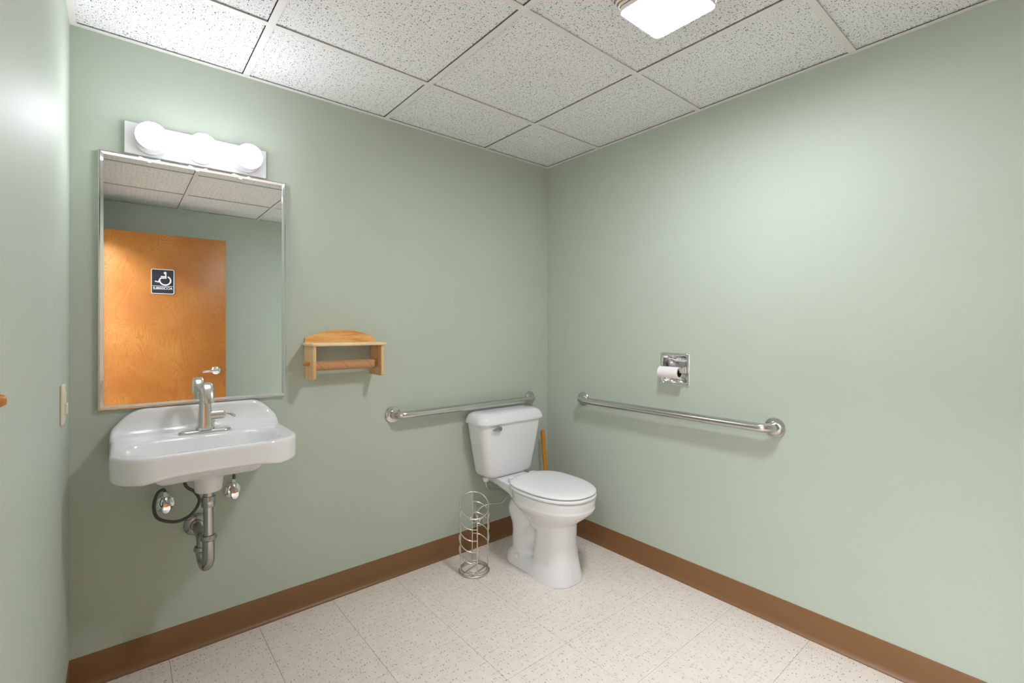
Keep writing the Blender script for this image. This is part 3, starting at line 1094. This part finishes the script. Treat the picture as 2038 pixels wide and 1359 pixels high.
for r_, yy in ((0.0193, 0.0537), (0.0204, 0.0537), (0.0204, -0.0517), (0.0193, -0.0517)):
    rings.append([(r_ * math.cos(2 * PI * k / 40), yy, r_ * math.sin(2 * PI * k / 40)) for k in range(40)])
rings.append(rings[0])
add_rings(bm, rings, False, False)
bmesh.ops.remove_doubles(bm, verts=bm.verts, dist=1e-6)
from_bm('core', bm, 'core_dark', roll, auto=40)

# ------------------------------------------------------------------ toilet
TCX = -0.440
toi = empty('toilet', (TCX, 0, 0), 'white two-piece toilet with closed lid standing in the corner', 'toilet')


def tank_ring(hw_, yb, yf, r, z, bow=0.010, n=8):
    """plan outline of the tank: straight back, softly bowed front"""
    out = []
    for x, y in rrect(hw_, (yb - yf) / 2, r, n, 0, (yb + yf) / 2):
        if y < (yb + yf) / 2:
            y -= bow * (1 - (x / hw_) ** 2)
        out.append((x, y, z))
    return out


bm = bmesh.new()
secs = [(0.120, -0.050, -0.140, 0.03, 0.4245), (0.146, -0.030, -0.158, 0.035, 0.427), (0.160, -0.022, -0.166, 0.04, 0.436), (0.168, -0.018, -0.170, 0.042, 0.452),
        (0.175, -0.016, -0.173, 0.044, 0.49), (0.197, -0.016, -0.182, 0.046, 0.60), (0.220, -0.016, -0.192, 0.046, 0.7295)]
add_rings(bm, [tank_ring(*s) for s in secs])
tank = from_bm('tank', bm, 'porcelain', toi, auto=60)
bm = bmesh.new()
secs = [(0.222, -0.014, -0.194, 0.046, 0.729), (0.232, -0.010, -0.203, 0.05, 0.729), (0.2335, -0.009, -0.2045, 0.05, 0.733), (0.232, -0.010, -0.203, 0.05, 0.742), (0.227, -0.013, -0.197, 0.048, 0.758),
        (0.217, -0.020, -0.187, 0.045, 0.773), (0.204, -0.030, -0.174, 0.04, 0.782), (0.185, -0.042, -0.155, 0.035, 0.7865), (0.14, -0.07, -0.125, 0.02, 0.788)]
add_rings(bm, [tank_ring(*s) for s in secs])
from_bm('tank_lid', bm, 'porcelain', toi, auto=60)
# flush lever
bm = bmesh.new()
lx, ly, lz = -0.118, -0.198, 0.706
add_lathe(bm, [(0, 0.0), (0.011, 0.0), (0.011, 0.006), (0.006, 0.008), (0.006, 0.014), (0.0, 0.014)], (lx, ly + 0.004, lz), (0, -1, 0), 18)
rg = []
for s, x, dz in ((0.2, 0.012, 0.0), (0.85, 0.008, 0.0), (1.0, -0.004, 0.0), (0.95, -0.016, 0.0), (0.7, -0.030, -0.001), (0.42, -0.044, -0.002), (0.15, -0.052, -0.003)):
    rg.append([(lx + x, ly - 0.014 + 0.005 * s * math.cos(2 * PI * k / 14), lz + dz + 0.0125 * s * math.sin(2 * PI * k / 14)) for k in range(14)])
add_rings(bm, rg)
tag(from_bm('flush_lever', bm, 'chrome_dull', tank), 'chrome flush lever')


def egg(s, cv=0.470, a=0.180, bf=0.262, br=0.200, n=72, cut=None, ex=2.25):
    """egg outline around the seat; s insets it; the front points to -y"""
    out = []
    for k in range(n):
        t_ = 2 * PI * k / n
        cx_, sy_ = math.cos(t_), math.sin(t_)
        x = (a - s) * math.copysign(abs(cx_) ** (2 / ex), cx_)
        v = (bf - s) * abs(sy_) ** (2 / ex) if sy_ > 0 else -(br - s) * abs(sy_) ** (2 / (ex + 0.8))
        out.append((x, -(cv + v)))
    return out


def eggnorm(x, v, cv, a, bf, br, ex=2.25):
    b = np.where(v > cv, bf, br)
    return (np.abs(x / a) ** ex + np.abs((v - cv) / b) ** ex) ** (1 / ex)


def bowl_f(x, y, z):
    v = -y
    # rim and bowl: egg that shrinks towards the pedestal
    zs = np.array([0.20, 0.270, 0.300, 0.330, 0.355, 0.372, 0.380, 0.420, 0.44])
    ss = np.array([0.40, 0.56, 0.70, 0.84, 0.945, 0.975, 0.965, 0.985, 0.985])
    cvv = np.array([0.46, 0.465, 0.468, 0.47, 0.47, 0.47, 0.47, 0.47, 0.47])
    s = np.interp(z, zs, ss)
    cv = np.interp(z, zs, cvv)
    e = (eggnorm(x, v, cv, 0.180 * s, 0.262 * s, 0.20 * s) - 1) * 0.17 * s
    bowl = smax(smax(e, z - 0.424, 0.012), 0.225 - z, 0.02)
    # column
    q = np.clip(z / 0.34, 0, 1)
    hx = 0.108 - 0.020 * q - 0.012 * np.sin(q * PI)
    vf = 0.648 - 0.022 * q - 0.010 * np.sin(q * PI)
    vb = 0.395 + 0.02 * q
    colm = rbox2(x, v - (vf + vb) / 2, 1.0 * hx, (vf - vb) / 2, 0.088 - 0.018 * q)
    colm = smax(smax(colm, z - 0.34, 0.02), -z, 0.004)
    # foot
    fd = rbox2(x, v - 0.405, 0.106, 0.215, 0.095)
    foot = smax(smax(fd + 0.10 * np.maximum(z - 0.02, 0), z - 0.060, 0.03), -z, 0.004)
    # trapway
    xx = x / 1.05
    tr_ = capsule(xx, v, z, (0, 0.330, 0.330), (0, 0.272, 0.270), 0.080, 0.078)
    tr_ = smin(tr_, capsule(xx, v, z, (0, 0.272, 0.270), (0, 0.290, 0.160), 0.078, 0.066), 0.02)
    tr_ = smin(tr_, capsule(xx, v, z, (0, 0.290, 0.160), (0, 0.300, 0.030), 0.066, 0.080), 0.02)
    tr_ = smin(tr_, capsule(xx, v, z, (0, 0.300, 0.110), (0, 0.420, 0.200), 0.078, 0.06), 0.02)
    tr_ = smax(tr_, -z, 0.004)
    # deck under the tank
    dk = rbox2(x, v - 0.19, 0.100 + 0.14 * np.clip(v - 0.15, 0, 0.2), 0.150, 0.04)
    deck = smax(smax(dk, z - 0.424, 0.008), 0.385 - 0.10 * np.clip(v - 0.10, 0, 0.4) - z, 0.02)
    d = smin(bowl, colm, 0.008)
    d = smin(d, tr_, 0.016)
    d = smin(d, foot, 0.030)
    d = smin(d, deck, 0.030)
    return d


bowl_ = sdf_obj('bowl', bowl_f, (-0.20, -0.75, -0.012), (0.20, -0.02, 0.44), 0.0048, 'porcelain', toi)
# seat ring and closed lid
bm = bmesh.new()
add_rings(bm, [[(x, y, z) for x, y in egg(s)] for s, z in ((0.02, 0.4275), (0.003, 0.4275), (0.0, 0.430), (0.0, 0.438), (0.003, 0.4425), (0.02, 0.443))])
seat_ = from_bm('seat', bm, 'seat_plastic', toi, auto=70)
bm = bmesh.new()
add_rings(bm, [[(x, y, z) for x, y in egg(s + 0.0005)] for s, z in ((0.03, 0.4485), (0.003, 0.4485), (0.0005, 0.4505), (0.0, 0.454), (0.004, 0.4575), (0.014, 0.461), (0.034, 0.4635), (0.07, 0.4655), (0.12, 0.4665))])
from_bm('seat_lid', bm, 'seat_plastic', toi, auto=70)
for s in (-1, 1):
    bm = bmesh.new()
    add_box(bm, s * 0.075 - 0.022, s * 0.075 + 0.022, -0.285, -0.245, 0.4235, 0.452, 0.008, 3)
    from_bm('hinge', bm, 'seat_plastic', seat_)
    lathe('bolt_cap', [(0, 0.0), (0.014, 0.0), (0.0145, 0.008), (0.012, 0.016), (0.006, 0.020), (0.0, 0.021)], (s * 0.098, -0.325, 0.050), (s * 0.35, 0, 1), 'seat_plastic', bowl_, 20)

# toilet supply
TVX, TVZ = -0.583, 0.160
stop_valve(TVX, TVZ, 'chrome stop valve near the floor behind the wire stand', 'toilet stop valve', 0.060, 0.014)
th = empty('toilet_supply_line', (TVX, -0.036, TVZ + 0.037), 'thin braided water line curling from the floor valve to the toilet tank', 'water line')
NX, NY = -0.580, -0.110
put(tube('line', smooth_path([(TVX, -0.036, TVZ + 0.0375), (TVX + 0.006, -0.038, TVZ + 0.060), (TVX + 0.034, -0.046, TVZ + 0.080), (TVX + 0.080, -0.068, TVZ + 0.088), (TVX + 0.132, -0.090, TVZ + 0.088),
                              (TVX + 0.150, -0.108, TVZ + 0.122), (TVX + 0.118, -0.120, TVZ + 0.168), (-0.527, -0.116, 0.349), (-0.569, NY, 0.362), (NX, NY, 0.403)], 7), 0.0052, 'hose_braid', th, 10), th)
put(lathe('coupling_nut', [(0, 0), (0.012, 0.0), (0.017, 0.006), (0.018, 0.020), (0.014, 0.024), (0.0, 0.024)], (NX, NY, 0.401), (0, 0, 1), 'seat_plastic', th, 12), th)

# ------------------------------------------------------------------ plunger behind the toilet
pl = empty('plunger', (-0.098, -0.125, 0), 'plunger with orange wooden handle leaning in the corner behind the toilet', 'plunger')
put(tube('handle', [(-0.098, -0.125, 0.085), (-0.103, -0.088, 0.38), (-0.110, -0.070, 0.612), (-0.110, -0.0695, 0.616)], [0.0125, 0.0125, 0.0125, 0.009], 'handle_wood', pl, 16), pl)
put(lathe('rubber_cup', [(0.0, 0.10), (0.016, 0.10), (0.018, 0.075), (0.040, 0.06), (0.060, 0.03), (0.066, 0.0), (0.060, 0.0), (0.052, 0.028), (0.034, 0.05), (0.0, 0.06)], (-0.098, -0.125, 0.0), (0, 0, 1), 'rubber', pl), pl)

# ------------------------------------------------------------------ wire stand for spare rolls
RX, RY, RR = -0.737, -0.220, 0.073
rk = empty('toilet_roll_stand', (RX, RY, 0), 'empty silver wire stand for spare toilet rolls beside the toilet', 'roll stand')
fdir = Vector((-0.576, -0.817, 0))
rdir = Vector((0.817, -0.576, 0))


def cyl(deg, z, r=RR):
    a = math.radians(deg)        # 0 = towards the viewer's side, 90 = to the right of it
    return fdir * (r * math.cos(a)) + rdir * (r * math.sin(a)) + Vector((0, 0, z))


wr_ = 0.0031
RODS = {12: 0.296, 104: 0.325, 188: 0.383, 286: 0.352}
for a, z in RODS.items():
    tube('upright', [cyl(a, 0.006), cyl(a, z)], wr_, 'rack_wire', rk, 10)


def tilt(deg):
    # the hoops lean: high at the back, low in front
    return 0.3385 - 0.0445 * math.cos(math.radians(deg - 8))


tube('top_hoop', [cyl(a, tilt(a), RR + 0.001) for a in range(12, 372, 8)], 0.0037, 'rack_wire', rk, 10, closed=True)
for k in range(4):
    dz = -0.052 - 0.056 * k
    tube('side_hoop', [cyl(a, tilt(a) + dz, RR + 0.001 + 0.006 * max(0, math.sin(math.radians((a - 262) * 180 / 110)))) for a in range(262, 373, 6)], wr_, 'rack_wire', rk, 8)
    tube('side_hoop', [cyl(a, tilt(a) + dz, RR + 0.001 + 0.006 * max(0, math.sin(math.radians((a - 78) * 180 / 110)))) for a in range(78, 189, 6)], wr_, 'rack_wire', rk, 8)
tube('base_ring', [cyl(a, 0.0055, RR + 0.003) for a in range(0, 360, 8)], 0.0045, 'rack_wire', rk, 10, closed=True)
tube('base_ring', [cyl(a, 0.020, RR - 0.004) for a in range(0, 360, 8)], 0.0024, 'rack_wire', rk, 8, closed=True)
for s in (-0.028, 0.022):
    h_ = math.sqrt(RR ** 2 - s * s)
    d1 = Vector((0.95, 0.3, 0)).normalized()
    d2 = Vector((-0.3, 0.95, 0)).normalized()
    tube('base_bar', [d1 * -h_ + d2 * s + Vector((0, 0, 0.0075)), d1 * h_ + d2 * s + Vector((0, 0, 0.0075))], 0.0024, 'rack_wire', rk, 8)

# ------------------------------------------------------------------ light switch and coat peg on the left wall
sw = empty('light_switch', (W_X, -0.300, 1.025), 'ivory light switch plate on the side wall near the sink', 'light switch')
spl = box('switch_plate', 0.0, 0.008, -0.036, 0.036, -0.058, 0.058, 'ivory', sw, bev=0.003)
tgf = box('toggle_frame', 0.008, 0.0105, -0.017, 0.017, -0.034, 0.034, 'ivory', sw, bev=0.0008)
box('toggle', 0.0105, 0.0150, -0.014, 0.014, -0.030, 0.002, 'ivory', tgf, bev=0.0015)
for z in (-0.046, 0.046):
    lathe('screw', [(0, 0), (0.0035, 0), (0.003, 0.001), (0, 0.0012)], (0.008, 0, z), (1, 0, 0), 'ivory', spl, 12)
pg = empty('coat_peg', (W_X, -1.530, 1.168), 'small wooden coat peg sticking out of the side wall', 'coat peg')
lathe('peg', [(0, 0.0), (0.0065, 0.0), (0.006, 0.030), (0.0072, 0.036), (0.0078, 0.041), (0.006, 0.046), (0, 0.047)], (0, 0, 0), (1, 0.55, 0.12), 'peg_wood', pg, 20)
lathe('base_disc', [(0, 0.0), (0.014, 0.0), (0.014, 0.004), (0.011, 0.007), (0, 0.007)], (0, 0, 0), (1, 0, 0), 'peg_wood', pg, 20)
